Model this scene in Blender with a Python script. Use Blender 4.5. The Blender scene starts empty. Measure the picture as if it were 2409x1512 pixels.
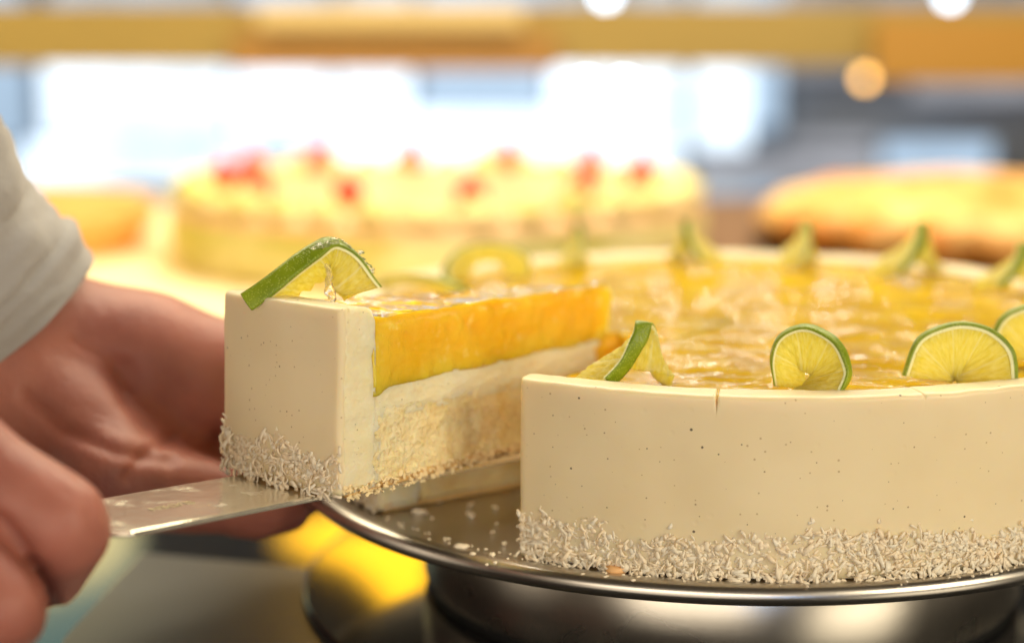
import bpy, bmesh, math, random
from mathutils import Vector, Matrix, noise, Euler
import numpy as np

# ---------------------------------------------------------------- camera, world, lamps
S = bpy.context.scene
COL = S.collection
PITCH = 0.179
CAMZ = 0.196
camd = bpy.data.cameras.new('camera'); cam = bpy.data.objects.new('camera', camd); COL.objects.link(cam)
cam.location = (0, 0, CAMZ); cam.rotation_euler = (math.pi/2 - PITCH, 0, 0)
camd.sensor_width = 36; camd.lens = 59.77
camd.clip_start = 0.02; camd.clip_end = 60
camd.dof.use_dof = True; camd.dof.focus_distance = 0.452; camd.dof.aperture_fstop = 4.6
camd.dof.aperture_blades = 0
S.camera = cam
S.view_settings.view_transform = 'Standard'; S.view_settings.look = 'None'
S.view_settings.exposure = 0.0; S.view_settings.gamma = 1.0
S.render.engine = 'CYCLES'
S.cycles.use_denoising = True
S.cycles.max_bounces = 12; S.cycles.diffuse_bounces = 9; S.cycles.transmission_bounces = 8; S.cycles.sample_clamp_indirect = 6

W = bpy.data.worlds.new('World'); S.world = W; W.use_nodes = True
wb = W.node_tree.nodes['Background']
wb.inputs[1].default_value = 0.27
_wt = W.node_tree; _tc = _wt.nodes.new('ShaderNodeTexCoord'); _mp = _wt.nodes.new('ShaderNodeMapping'); _mp.inputs['Scale'].default_value = (3.2, 3.2, .8)
_nz = _wt.nodes.new('ShaderNodeTexNoise'); _nz.inputs['Scale'].default_value = 1.0; _nz.inputs['Detail'].default_value = 3
_rp = _wt.nodes.new('ShaderNodeValToRGB'); _e = _rp.color_ramp.elements
_e[0].position = .36; _e[0].color = (.16, .11, .08, 1); _e[1].position = .70; _e[1].color = (1.0, .90, .76, 1)
_e2 = _e.new(.47); _e2.color = (.55, .38, .24, 1); _e3 = _e.new(.56); _e3.color = (.85, .66, .44, 1)
for _a, _b in ((_tc.outputs['Generated'], _mp.inputs[0]), (_mp.outputs[0], _nz.inputs[0]), (_nz.outputs[0], _rp.inputs[0]), (_rp.outputs[0], wb.inputs[0])): _wt.links.new(_a, _b)

def area(name, loc, target, sx, sy, power, col):
    d = bpy.data.lights.new(name, 'AREA'); d.shape = 'RECTANGLE'; d.size = sx; d.size_y = sy
    d.energy = power; d.color = col
    o = bpy.data.objects.new(name, d); COL.objects.link(o); o.location = loc
    o.rotation_euler = (Vector(target) - Vector(loc)).to_track_quat('-Z', 'Y').to_euler()
    return o
area('ceiling_lamp_over_shelf', (0.05, 1.40, 0.95), (0.05, 1.36, 0.05), 2.0, 0.5, 34.0, (1.0, 0.86, 0.58))
area('ceiling_lamp_over_cake', (0.05, 0.80, 0.80), (0.05, 0.52, 0.1), 0.5, 0.25, 3.6, (1.0, 0.90, 0.74))
area('fill_light_right', (0.95, -0.35, 0.50), (0.0, 0.48, 0.1), 0.7, 0.6, 10.5, (1.0, 0.86, 0.62))  # added fill from the right that brightens the cut face
area('fill_light_front', (-0.35, -0.95, 0.34), (0.04, 0.45, 0.06), 1.2, 0.5, 9.2, (1.0, 0.86, 0.66))  # unseen fill added low in front to brighten the cake wall
area('fill_light_left', (-1.3, 0.30, 0.25), (0.0, 0.5, 0.08), 0.5, 0.4, 1.2, (1.0, 0.84, 0.64))  # added side fill for the drum's left reflection and the slice face
area('blue_streak_light', (0.30, -1.2, 0.05), (0.07, 0.46, 0.03), 0.06, 0.5, 1.2, (0.15, 0.45, 1.0))  # added strip light that puts a blue streak on the drum

# ---------------------------------------------------------------- helpers
F = 4000.0
FWD = Vector((0, math.cos(PITCH), -math.sin(PITCH))); UP = Vector((0, math.sin(PITCH), math.cos(PITCH)))
def at(x, y, d):
    return Vector((0, 0, CAMZ)) + d*(FWD + Vector((1, 0, 0))*((x-1204.5)/F) - UP*((y-756)/F))
def mesh_obj(name, verts, faces, mat=None, parent=None, smooth=True, uvs=None):
    me = bpy.data.meshes.new(name); me.from_pydata([tuple(v) for v in verts], [], faces)
    if uvs is not None:
        uv = me.uv_layers.new(name='UVMap')
        for l in me.loops: uv.data[l.index].uv = uvs[l.vertex_index]
    if len(faces) > 1:
        bm = bmesh.new(); bm.from_mesh(me); bmesh.ops.recalc_face_normals(bm, faces=bm.faces); bm.to_mesh(me); bm.free()
    me.update()
    if smooth:
        me.polygons.foreach_set('use_smooth', [True]*len(me.polygons))
    o = bpy.data.objects.new(name, me); COL.objects.link(o)
    if mat: me.materials.append(mat)
    if parent: o.parent = parent
    return o
def empty(name, loc=(0, 0, 0)):
    o = bpy.data.objects.new(name, None); COL.objects.link(o); o.location = loc; o.empty_display_size = 0.01
    return o
def tag(o, label, cat, group=None):
    o['label'] = label; o['category'] = cat
    if group: o['group'] = group
    return o
def struct(o): o['kind'] = 'structure'; return o

def box(verts, faces, c, s, rz=0.0):
    b = len(verts); cr, sr = math.cos(rz), math.sin(rz)
    for dx in (-1, 1):
        for dy in (-1, 1):
            for dz in (-1, 1):
                x, y = dx*s[0]/2, dy*s[1]/2
                verts.append((c[0]+x*cr-y*sr, c[1]+x*sr+y*cr, c[2]+dz*s[2]/2))
    faces += [tuple(b+i for i in f) for f in ((0,1,3,2),(4,6,7,5),(0,4,5,1),(2,3,7,6),(0,2,6,4),(1,5,7,3))]
def box_obj(name, c, s, mat, parent=None, bevel=0.0, rz=0.0):
    v, f = [], []; box(v, f, c, s, rz)
    o = mesh_obj(name, v, f, mat, parent, smooth=False)
    if bevel:
        m = o.modifiers.new('bevel', 'BEVEL'); m.width = bevel; m.segments = 3
    return o
def lathe(name, prof, c, mat, parent=None, n=160):
    v, f = [], []
    m = len(prof)
    for k in range(n):
        a = 2*math.pi*k/n
        for r, z in prof: v.append((c[0]+r*math.sin(a), c[1]-r*math.cos(a), c[2]+z))
    for k in range(n):
        k2 = (k+1) % n
        for i in range(m-1): f.append((k*m+i, k2*m+i, k2*m+i+1, k*m+i+1))
    return mesh_obj(name, v, f, mat, parent)

# ---------------------------------------------------------------- materials
class NT:
    def __init__(s, name):
        s.m = bpy.data.materials.new(name); s.m.use_nodes = True; s.t = s.m.node_tree
        s.b = s.t.nodes['Principled BSDF']; s.out = s.t.nodes['Material Output']
    def n(s, t, **kw):
        nd = s.t.nodes.new(t)
        for k, v in kw.items():
            if k.startswith('i_'):
                nm = k[2:]; nd.inputs[int(nm) if nm.isdigit() else nm.replace('_', ' ')].default_value = v
            else: setattr(nd, k, v)
        return nd
    def l(s, a, b): s.t.links.new(a, b)
    def math(s, op, a, b=None):
        nd = s.n('ShaderNodeMath', operation=op)
        for i, x in enumerate((a, b)):
            if x is None: continue
            if isinstance(x, (int, float)): nd.inputs[i].default_value = x
            else: s.l(x, nd.inputs[i])
        return nd.outputs[0]
    def mix(s, fac, a, b, mode='MIX'):
        nd = s.n('ShaderNodeMix', data_type='RGBA', blend_type=mode)
        for sock, x in ((nd.inputs[0], fac), (nd.inputs[6], a), (nd.inputs[7], b)):
            if isinstance(x, (int, float)): sock.default_value = x
            elif isinstance(x, tuple): sock.default_value = (*x, 1)
            else: s.l(x, sock)
        return nd.outputs[2]
    def noise(s, scale, detail=3, rough=.5, vec=None):
        nd = s.n('ShaderNodeTexNoise'); nd.inputs['Scale'].default_value = scale
        nd.inputs['Detail'].default_value = detail; nd.inputs['Roughness'].default_value = rough
        s.l(vec if vec is not None else s.obj(), nd.inputs['Vector']); return nd.outputs[0]
    def vor(s, scale, feature='F1', vec=None):
        nd = s.n('ShaderNodeTexVoronoi', feature=feature); nd.inputs['Scale'].default_value = scale
        s.l(vec if vec is not None else s.obj(), nd.inputs['Vector']); return nd
    def obj(s):
        if not hasattr(s, '_o'): s._o = s.n('ShaderNodeTexCoord').outputs['Object']
        return s._o
    def ramp(s, x, p0, p1, c0=(0, 0, 0), c1=(1, 1, 1)):
        nd = s.n('ShaderNodeValToRGB'); s.l(x, nd.inputs[0]); e = nd.color_ramp.elements
        e[0].position = p0; e[1].position = p1; e[0].color = (*c0, 1); e[1].color = (*c1, 1)
        return nd.outputs[0]
    def bump(s, h, dist, strength=1.0, prev=None):
        nd = s.n('ShaderNodeBump'); nd.inputs['Strength'].default_value = strength; nd.inputs['Distance'].default_value = dist
        s.l(h, nd.inputs['Height'])
        if prev is not None: s.l(prev, nd.inputs['Normal'])
        return nd.outputs[0]
    def set(s, **kw):
        for k, v in kw.items():
            k = k.replace('_', ' ')
            sock = s.b.inputs[k]
            if isinstance(v, tuple) and len(v) == 3 and sock.type == 'RGBA': v = (*v, 1)
            if isinstance(v, (int, float, tuple)): sock.default_value = v
            else: s.l(v, sock)
        return s

def plain(name, col, rough=.5, metal=0.0, **kw):
    t = NT(name); t.set(Base_Color=col, Roughness=rough, Metallic=metal, **kw); return t.m

def specks(t, base, scale=260, thr=.955, size=.16, col=(.05, .035, .02)):
    v = t.vor(scale)
    sep = t.n('ShaderNodeSeparateColor'); t.l(v.outputs['Color'], sep.inputs[0])
    pick = t.math('GREATER_THAN', sep.outputs[0], thr)
    sz = t.math('MULTIPLY', sep.outputs[1], size)
    dot = t.math('LESS_THAN', v.outputs['Distance'], sz)
    return t.mix(t.math('MULTIPLY', t.math('MULTIPLY', pick, dot), .85), base, col)

def m_cream(name, cut=False):
    t = NT(name)
    n1 = t.noise(35, 3)
    base = t.mix(t.ramp(n1, .3, .7), (.79, .66, .42), (.83, .715, .48))
    if cut: base = t.mix(t.ramp(t.noise(90, 5, .7), .35, .65), (.93, .80, .50), (.95, .87, .64))
    base = specks(t, base, 190, .12, .075)
    base = specks(t, base, 300, .3, .09, (.34, .24, .13))
    base = specks(t, base, 430, .35, .14, (.50, .37, .20))
    t.set(Base_Color=base, Roughness=.38 if not cut else .55, Subsurface_Weight=.55, Subsurface_Radius=(1.0, .75, .4), Subsurface_Scale=.004,
          Specular_IOR_Level=.4)
    mp = t.n('ShaderNodeMapping'); t.l(t.obj(), mp.inputs[0]); mp.inputs['Scale'].default_value = (1, 1, 2.2)
    if cut:
        mp.inputs['Scale'].default_value = (1, 1, 3.5)
        h = t.bump(t.noise(160, 6, .75, mp.outputs[0]), .0011, .55)
        v = t.vor(520); h = t.bump(t.ramp(v.outputs[0], 0, .5), .0005, .35, h)
    else:
        h = t.bump(t.noise(45, 2, .5, mp.outputs[0]), .0010, .18)
        h = t.bump(t.noise(300, 4, .6), .0002, .2, h)
        v = t.vor(160); sp = t.ramp(v.outputs[0], .05, .16)
        h = t.bump(sp, .0002, .25, h)
    t.set(Normal=h)
    return t.m
M_cream = m_cream('cream_smooth'); M_creamcut = m_cream('cream_cut', True)

def m_jelly(top):
    t = NT('fruit_jelly_top' if top else 'fruit_jelly_cut')
    c = t.mix(t.ramp(t.noise(60, 4, .6), .35, .7), *(((.55, .32, .003), (.76, .50, .010)) if top else ((.85, .49, .018), (.93, .61, .055))))
    if not top:
        c = t.mix(t.ramp(t.noise(170, 5, .65), .58, .75), c, (.98, .74, .22))
        c = specks(t, c, 260, .97, .17, (.12, .05, .01))
    t.set(Base_Color=c, Subsurface_Weight=.45 if top else .8, Subsurface_Radius=(.8, .6, .2), Subsurface_Scale=.016, Roughness=.03 if top else .16,
          Specular_IOR_Level=.6, IOR=1.42)
    if top:
        mp = t.n('ShaderNodeMapping'); t.l(t.obj(), mp.inputs[0]); mp.inputs['Scale'].default_value = (1, 2.2, 1)
        h = t.bump(t.noise(34, 2, .45, mp.outputs[0]), .0026, .8)
        h = t.bump(t.noise(260, 2, .5, mp.outputs[0]), .0003, .6, h)
    else:
        h = t.bump(t.noise(190, 6, .7), .0012, .5)
        v = t.vor(700); h = t.bump(t.ramp(v.outputs[0], .0, .4), .0003, .35, h)
    t.set(Normal=h); return t.m
M_jtop = m_jelly(True); M_jcut = m_jelly(False)

def m_sponge():
    t = NT('sponge_crumb')
    c = t.mix(t.ramp(t.noise(70, 5, .7), .35, .68), (.90, .69, .31), (.97, .87, .58))
    v = t.vor(760)
    c = t.mix(t.math('MULTIPLY', t.ramp(v.outputs[0], .0, .5, (1, 1, 1), (0, 0, 0)), .3), c, (.70, .42, .12))
    t.set(Base_Color=c, Roughness=.8, Subsurface_Weight=.4, Subsurface_Radius=(1, .7, .3), Subsurface_Scale=.003, Specular_IOR_Level=.25)
    h = t.bump(t.ramp(v.outputs[0], 0, .6), .0007, .7)
    h = t.bump(t.noise(650, 4, .7), .0009, .7, h)
    t.set(Normal=h); return t.m
M_sponge = m_sponge()
t = NT('biscuit'); t.set(Base_Color=t.mix(t.noise(200, 4), (.62, .36, .11), (.85, .62, .28)), Roughness=.75)
t.set(Normal=t.bump(t.noise(500, 5, .7), .0008, .8)); M_biscuit = t.m
def m_coco():
    t = NT('desiccated_coconut')
    gi = t.n('ShaderNodeNewGeometry').outputs['Random Per Island']
    c = t.ramp(gi, 0, 1, (1.0, .95, .81), (1.0, .86, .63))
    t.set(Base_Color=c, Roughness=.5, Specular_IOR_Level=.3)
    tr = t.n('ShaderNodeBsdfTranslucent'); t.l(c, tr.inputs[0])
    mx = t.n('ShaderNodeMixShader'); mx.inputs[0].default_value = .18
    t.l(t.b.outputs[0], mx.inputs[1]); t.l(tr.outputs[0], mx.inputs[2]); t.l(mx.outputs[0], t.out.inputs[0])
    return t.m
M_coco = m_coco()

def m_steel(name, rough, col=(.62, .58, .53), streak=True):
    t = NT(name)
    r = t.mix(t.noise(25, 3), (rough*.8,)*3, (rough*1.4,)*3)
    t.set(Base_Color=col, Metallic=1.0, Roughness=r)
    if streak:
        mp = t.n('ShaderNodeMapping'); t.l(t.obj(), mp.inputs[0]); mp.inputs['Scale'].default_value = (12, 12, 900)
        t.set(Normal=t.bump(t.noise(3, 3, .6, mp.outputs[0]), .00005, .3))
    return t.m
M_plate = m_steel('brushed_steel', .27, (.54, .51, .47)); M_stand = m_steel('stand_steel', .26, (.85, .80, .72))
t = NT('blade_steel')
mp = t.n('ShaderNodeMapping'); t.l(t.obj(), mp.inputs[0]); mp.inputs['Scale'].default_value = (30, 30, 30)
sm = t.ramp(t.noise(90, 4, .6), .52, .72)
t.set(Base_Color=t.mix(sm, (.88, .82, .68), (.92, .87, .74)), Metallic=.75, Roughness=t.mix(sm, (.16,)*3, (.36,)*3))
t.set(Normal=t.bump(t.noise(140, 4, .6), .0004, .35)); M_blade = t.m
M_etch = plain('etched_mark', (.42, .34, .22), .5, .8)

def m_flesh():
    t = NT('lime_flesh')
    uvn = t.n('ShaderNodeTexCoord').outputs['UV']
    sep = t.n('ShaderNodeSeparateXYZ'); t.l(uvn, sep.inputs[0])
    u, v = sep.outputs[0], sep.outputs[1]
    fr = t.math('ABSOLUTE', t.math('SUBTRACT', t.math('FRACT', t.math('MULTIPLY', u, 9.0)), .5))   # .5 at membranes
    w = t.math('MULTIPLY', t.math('SUBTRACT', .5, fr), t.math('ADD', t.math('MULTIPLY', v, 1.2), .15))
    memb = t.ramp(w, .008, .045, (1, 1, 1), (0, 0, 0))
    cb = t.n('ShaderNodeCombineXYZ'); t.l(t.math('MULTIPLY', u, 60), cb.inputs[0]); t.l(t.math('MULTIPLY', v, 3.5), cb.inputs[1])
    ves = t.noise(1.6, 4, .6, cb.outputs[0])
    c = t.mix(t.ramp(ves, .35, .68), (.80, .72, .12), (.93, .90, .46))
    c = t.mix(memb, c, (.95, .94, .66))
    t.set(Base_Color=c, Roughness=.16, Subsurface_Weight=.6, Subsurface_Radius=(1, .9, .3), Subsurface_Scale=.004, Specular_IOR_Level=.7)
    h = t.bump(ves, .0012, .7); h = t.bump(t.noise(420, 3), .0005, .4, h)
    t.set(Normal=h)
    tr = t.n('ShaderNodeBsdfTranslucent'); t.l(t.mix(.5, c, (.95, .90, .25)), tr.inputs[0])
    mx = t.n('ShaderNodeMixShader'); mx.inputs[0].default_value = .60
    t.l(t.b.outputs[0], mx.inputs[1]); t.l(tr.outputs[0], mx.inputs[2]); t.l(mx.outputs[0], t.out.inputs[0])
    return t.m
M_flesh = m_flesh()
def m_peel():
    t = NT('lime_peel')
    uvn = t.n('ShaderNodeTexCoord').outputs['UV']
    sep = t.n('ShaderNodeSeparateXYZ'); t.l(uvn, sep.inputs[0])
    v = sep.outputs[1]
    dots = t.vor(1500)
    d = t.ramp(dots.outputs[0], .12, .38, (1, 1, 1), (0, 0, 0))
    g = t.mix(t.ramp(t.noise(120, 3), .3, .7), (.15, .225, .003), (.26, .34, .008))
    g = t.mix(t.math('MULTIPLY', d, .75), g, (.42, .50, .05))
    c = t.mix(t.ramp(v, .948, .966), (.84, .86, .50), g)
    t.set(Base_Color=c, Roughness=.38, Specular_IOR_Level=.45)
    h = t.bump(t.ramp(dots.outputs[0], 0, .5), .0003, .5)
    t.set(Normal=h)
    return t.m
M_peel = m_peel()
M_gel = NT('clear_gel').set(Base_Color=(.98, .95, .80), Roughness=.05, Transmission_Weight=.9, IOR=1.36).m

def m_skin():
    t = NT('skin')
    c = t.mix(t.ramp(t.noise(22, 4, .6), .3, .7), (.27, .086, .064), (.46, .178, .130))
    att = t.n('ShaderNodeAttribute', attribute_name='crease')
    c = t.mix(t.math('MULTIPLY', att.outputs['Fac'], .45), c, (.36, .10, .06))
    t.set(Base_Color=c, Roughness=.48, Subsurface_Weight=.35, Subsurface_Radius=(1, .35, .18), Subsurface_Scale=.006, Specular_IOR_Level=.4)
    h = t.bump(t.noise(110, 6, .7), .0016, .45)
    v = t.vor(900); h = t.bump(v.outputs[0], .0002, .35, h)
    t.set(Normal=h); return t.m
M_skin = m_skin()
t = NT('white_cotton')
wv = t.n('ShaderNodeTexWave'); wv.inputs['Scale'].default_value = 420; t.l(t.obj(), wv.inputs[0])
t.set(Base_Color=t.mix(t.noise(40, 3), (.30, .29, .285), (.37, .355, .35)), Roughness=.9, Sheen_Weight=.3)
h = t.bump(wv.outputs[1], .0002, .4); t.set(Normal=t.bump(t.noise(55, 4, .6), .003, .5, h)); M_cloth = t.m

# ---------------------------------------------------------------- the room
def m_counter():
    t = NT('black_glass_counter')
    t.set(Base_Color=(.010, .010, .012), Roughness=t.mix(t.noise(14, 4), (.05,)*3, (.09,)*3), IOR=2.2)
    return t.m
box_obj('counter', (0.1, 0.94, -0.02), (4.2, 2.14, 0.04), m_counter(), bevel=.004)
struct(bpy.data.objects['counter'])
t = NT('room_floor'); t.set(Base_Color=t.mix(t.noise(3, 4), (.20, .13, .09), (.28, .19, .13)), Roughness=.5)
struct(mesh_obj('floor', [(-8, -3, -.95), (8, -3, -.95), (8, 6, -.95), (-8, 6, -.95)], [(0, 1, 2, 3)], t.m))
t = NT('grey_plaster'); t.set(Base_Color=t.mix(t.noise(2, 4), (.26, .22, .18), (.32, .28, .23)), Roughness=.8)
M_plaster = t.m
struct(mesh_obj('back_wall', [(-8, 4.2, -.95), (8, 4.2, -.95), (8, 4.2, 3.2), (-8, 4.2, 3.2)], [(0, 1, 2, 3)], plain('blue_grey_wall', (.32, .35, .40), .6)))
struct(mesh_obj('ceiling', [(-8, -3, 2.4), (-8, 4.3, 2.4), (8, 4.3, 2.4), (8, -3, 2.4)], [(0, 1, 2, 3)], M_plaster))

def emis(name, col, st, var=0.0, sc=2.0):
    t = NT(name); t.set(Base_Color=(0, 0, 0), Roughness=.3, Emission_Color=col, Emission_Strength=st)
    if var:
        n = t.ramp(t.noise(sc, 3, .6), .35, .65, (1-var,)*3, (1, 1, 1))
        t.l(t.mix(1.0, n, col, 'MULTIPLY'), t.b.inputs['Emission Color'])
    return t.m
glz = tag(empty('shop_window', (0, 4.0, -.3)), 'wide shop window front of bright white and pale blue panes behind the cakes', 'window')
M_bright = emis('daylight_glass', (.76, .89, 1.0), 2.4, .5, 1.6)
M_blue = emis('shaded_glass', (.58, .78, 1.0), 1.05, .35, 3)
M_sky = emis('upper_glass', (.74, .87, 1.0), 1.0, .6, 2.6)
M_dim = emis('dim_glass', (.56, .57, .62), .80, .5, 2.5)
M_frame = plain('window_frame_grey', (.22, .27, .34), .5)
def pane(x0, y0, x1, y1, mat, d=4.05, nm='pane'):
    a = at(x0, y0, d); b = at(x1, y1, d); c = (a+b)/2; c.y = d*.985
    # pane stands upright at y = d
    k0 = at(x0, y0, 1)-Vector((0, 0, CAMZ)); k1 = at(x1, y1, 1)-Vector((0, 0, CAMZ))
    z0 = CAMZ + k0.z/k0.y*d; z1 = CAMZ + k1.z/k1.y*d
    X0 = k0.x/k0.y*d; X1 = k1.x/k1.y*d
    o = box_obj(nm, ((X0+X1)/2, d, (z0+z1)/2), (abs(X1-X0), .02, abs(z0-z1)), mat, None)
    o.parent = glz; o.matrix_parent_inverse = Matrix.Translation((0, -4.0, .3))
    return o
for a in ((100, -420, 535, 60, M_sky), (788, -420, 966, 60, M_sky), (1295, -420, 1600, 60, M_sky), (1635, -420, 1760, 60, M_sky), (100, 70, 535, 322, M_bright), (548, 150, 775, 325, M_bright), (548, -400, 775, 135, M_blue), (788, 70, 966, 470, M_bright),
          (60, 338, 610, 520, M_bright), (-400, -400, 72, 330, M_blue), (-400, 345, 45, 520, M_blue), (985, -400, 1280, 250, M_blue),
          (620, 338, 775, 520, M_blue), (978, 262, 1600, 470, M_bright), (1295, 70, 1600, 250, M_bright),
          (1635, 70, 1760, 350, M_bright), (1775, -400, 1830, 300, M_blue), (1640, 370, 2060, 480, M_dim), (2080, 335, 2330, 400, M_blue),
          (1850, 320, 2060, 350, M_dim), (1850, -400, 2150, 180, M_dim), (2170, -400, 3000, 230, M_dim)):
    pane(*a)
fr = []; ff = []
for xx in (86, 541, 781, 975, 1287, 1617, 1840):
    k0 = at(xx, 300, 1)-Vector((0, 0, CAMZ)); box(fr, ff, (k0.x/k0.y*4.08, 4.08, .6), (.035, .03, 1.9))
fo = mesh_obj('frame', fr, ff, M_frame, glz, smooth=False); fo.matrix_parent_inverse = Matrix.Translation((0, -4.0, .3))

# bright bulbs in the room behind
def bulb(x, y, d, r, col, st, label):
    c = at(x, y, d); v, f = [], []
    o = lathe('lamp', [(0.0001, -r), (r*.5, -r*.86), (r*.86, -r*.5), (r, 0), (r*.86, r*.5), (r*.5, r*.86), (.0001, r)], c, emis('bulb_glow', col, st), n=24)
    # cord up to the ceiling
    cd = lathe('cord', [(.0001, r), (r*.3, r), (r*.3, r*1.6), (.003, r*1.7), (.003, 2.4-c.z), (.0001, 2.4-c.z)], c, M_frame, o, n=12)
    return tag(o, label, 'lamp', 'added lamps out of view' if 'glints' in label else 'small lamps glowing in the room behind')
bulb(2035, 185, 3.0, .010, (1.0, .52, .12), 9, 'small orange glowing lamp below the wooden rail at right')
bulb(1380, 205, 3.2, .012, (.9, .96, 1.0), 40, 'white glowing lamp before the middle window, left of its neighbour')
bulb(1470, 200, 3.3, .010, (.8, .92, 1.0), 26, 'bluish white lamp before the middle window, nearer the right pane')
bulb(2235, -10, 3.0, .014, (.65, .82, 1.0), 9, 'pale blue lamp above the rail at top right')
bulb(1425, -12, 3.0, .014, (.65, .82, 1.0), 9, 'pale blue lamp above the rail at top middle')

for bx, by, bd in ([(300, -260, 3.0), (820, -420, 2.9), (1150, -250, 3.1), (1620, -380, 2.8), (1950, -240, 3.1), (2200, -460, 2.9), (1380, -560, 3.0), (1850, -640, 2.8), (2500, -300, 3.0)]):  # unseen lamps added above the view to make glints on the jelly
    bulb(bx, by, bd, .017, (1.0, .95, .84), 45, 'added warm white lamp out of view, put in for glints on the amber jelly')
# wooden rail of the display behind
t = NT('ochre_wood'); t.set(Base_Color=t.mix(t.ramp(t.noise(1.3, 3), .35, .65), (.31, .215, .05), (.38, .265, .07)), Roughness=.45); M_wood = t.m
rail = tag(empty('shelf_rail', (0, 1.95, .16)), 'long ochre wooden rail across the back above the cakes', 'rail')
def rbox(nm, x0, x1, y0, y1, d, th, mat):
    k0 = at(x0, y0, 1)-Vector((0, 0, CAMZ)); k1 = at(x1, y1, 1)-Vector((0, 0, CAMZ))
    z0 = CAMZ + k0.z/k0.y*d; z1 = CAMZ + k1.z/k1.y*d
    X0 = k0.x/k0.y*d; X1 = k1.x/k1.y*d
    o = box_obj(nm, ((X0+X1)/2, d+th/2, (z0+z1)/2), (X1-X0, th, z0-z1), mat, rail, bevel=.002)
    o.matrix_parent_inverse = Matrix.Translation((0, -1.95, -.16)); return o
rbox('board', -1500, 4200, 12, 156, 1.95, .03, M_wood)
rbox('copper_panel', 545, 1310, 78, 166, 1.93, .012, plain('copper_wood', (.37, .19, .04), .45))
rbox('light_strip', 600, 1230, 14, 66, 1.915, .012, plain('cream_trim', (.66, .50, .22), .5))
rbox('amber_panel', 2060, 4000, 45, 195, 1.925, .012, plain('amber_wood', (.42, .21, .022), .4))
pv, pf = [], []
for px in (-1.3, 1.5): box(pv, pf, (px, 1.955, .085), (.03, .03, .17))
po = mesh_obj('post', pv[:8], pf[:6], M_wood, rail, smooth=False); po.matrix_parent_inverse = Matrix.Translation((0, -1.95, -.16))
po = mesh_obj('post', pv[8:], [tuple(i-8 for i in q) for q in pf[6:]], M_wood, rail, smooth=False); po.matrix_parent_inverse = Matrix.Translation((0, -1.95, -.16))

# ---------------------------------------------------------------- layered cake geometry
CX, CY = .0764, .570            # cake centre
R = .140; H = .050
PLZ = .048                      # top of the plate
def rad(d): return d*math.pi/180
RS = .1240                      # sponge radius
RJ = .1265                      # jelly radius (inside of the cream rim)
def fbm(p, s, o=4):
    return noise.fractal(Vector(p)*s, 1.0, 2.0, o, noise_basis='PERLIN_ORIGINAL')

def slab(name, rs, bot, top, a0, a1, nk, nv, mat, parent, capmat=None, capfn=None, surf=None, ks=None):
    """rs radii; bot/top heights per radius; swept from a0 to a1 (radians, measured from the front, clockwise)."""
    ni = len(rs); ks = ks if ks is not None else [a0+(a1-a0)*k/nk for k in range(nk+1)]; nk = len(ks)-1
    idx = {}; V = []; UVs = []
    def vid(i, j, k):
        key = (i, j, k)
        if key not in idx:
            r = rs[i]; z = bot[i]+(top[i]-bot[i])*j/nv; a = ks[k]; off = Vector((0, 0, 0))
            if surf:
                r, z = surf(r, z, a, i, j, k, ni, nv, nk)
            p = Vector((r*math.sin(a), -r*math.cos(a), z))
            if capfn and (k == 0 or k == nk):
                nrm = Vector((-math.cos(a), -math.sin(a), 0))*(1 if k == 0 else -1)
                p += nrm*capfn(r, z, k == 0)
            idx[key] = len(V); V.append(p)
        return idx[key]
    fs = []; mats = []
    for k in range(nk):
        for i in range(ni-1):
            fs.append((vid(i, nv, k), vid(i+1, nv, k), vid(i+1, nv, k+1), vid(i, nv, k+1))); mats.append(2)
            fs.append((vid(i, 0, k), vid(i, 0, k+1), vid(i+1, 0, k+1), vid(i+1, 0, k))); mats.append(0)
        for j in range(nv):
            fs.append((vid(ni-1, j, k), vid(ni-1, j, k+1), vid(ni-1, j+1, k+1), vid(ni-1, j+1, k))); mats.append(0)
            fs.append((vid(0, j, k), vid(0, j+1, k), vid(0, j+1, k+1), vid(0, j, k+1))); mats.append(0)
    for i in range(ni-1):
        for j in range(nv):
            fs.append((vid(i, j, 0), vid(i+1, j, 0), vid(i+1, j+1, 0), vid(i, j+1, 0))); mats.append(1)
            fs.append((vid(i, j, nk), vid(i, j+1, nk), vid(i+1, j+1, nk), vid(i+1, j, nk))); mats.append(1)
    o = mesh_obj(name, V, fs, None, parent)
    ms = mat if isinstance(mat, tuple) else (mat, capmat or mat, mat)
    for m in ms: o.data.materials.append(m)
    o.data.polygons.foreach_set('material_index', mats)
    return o

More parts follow.
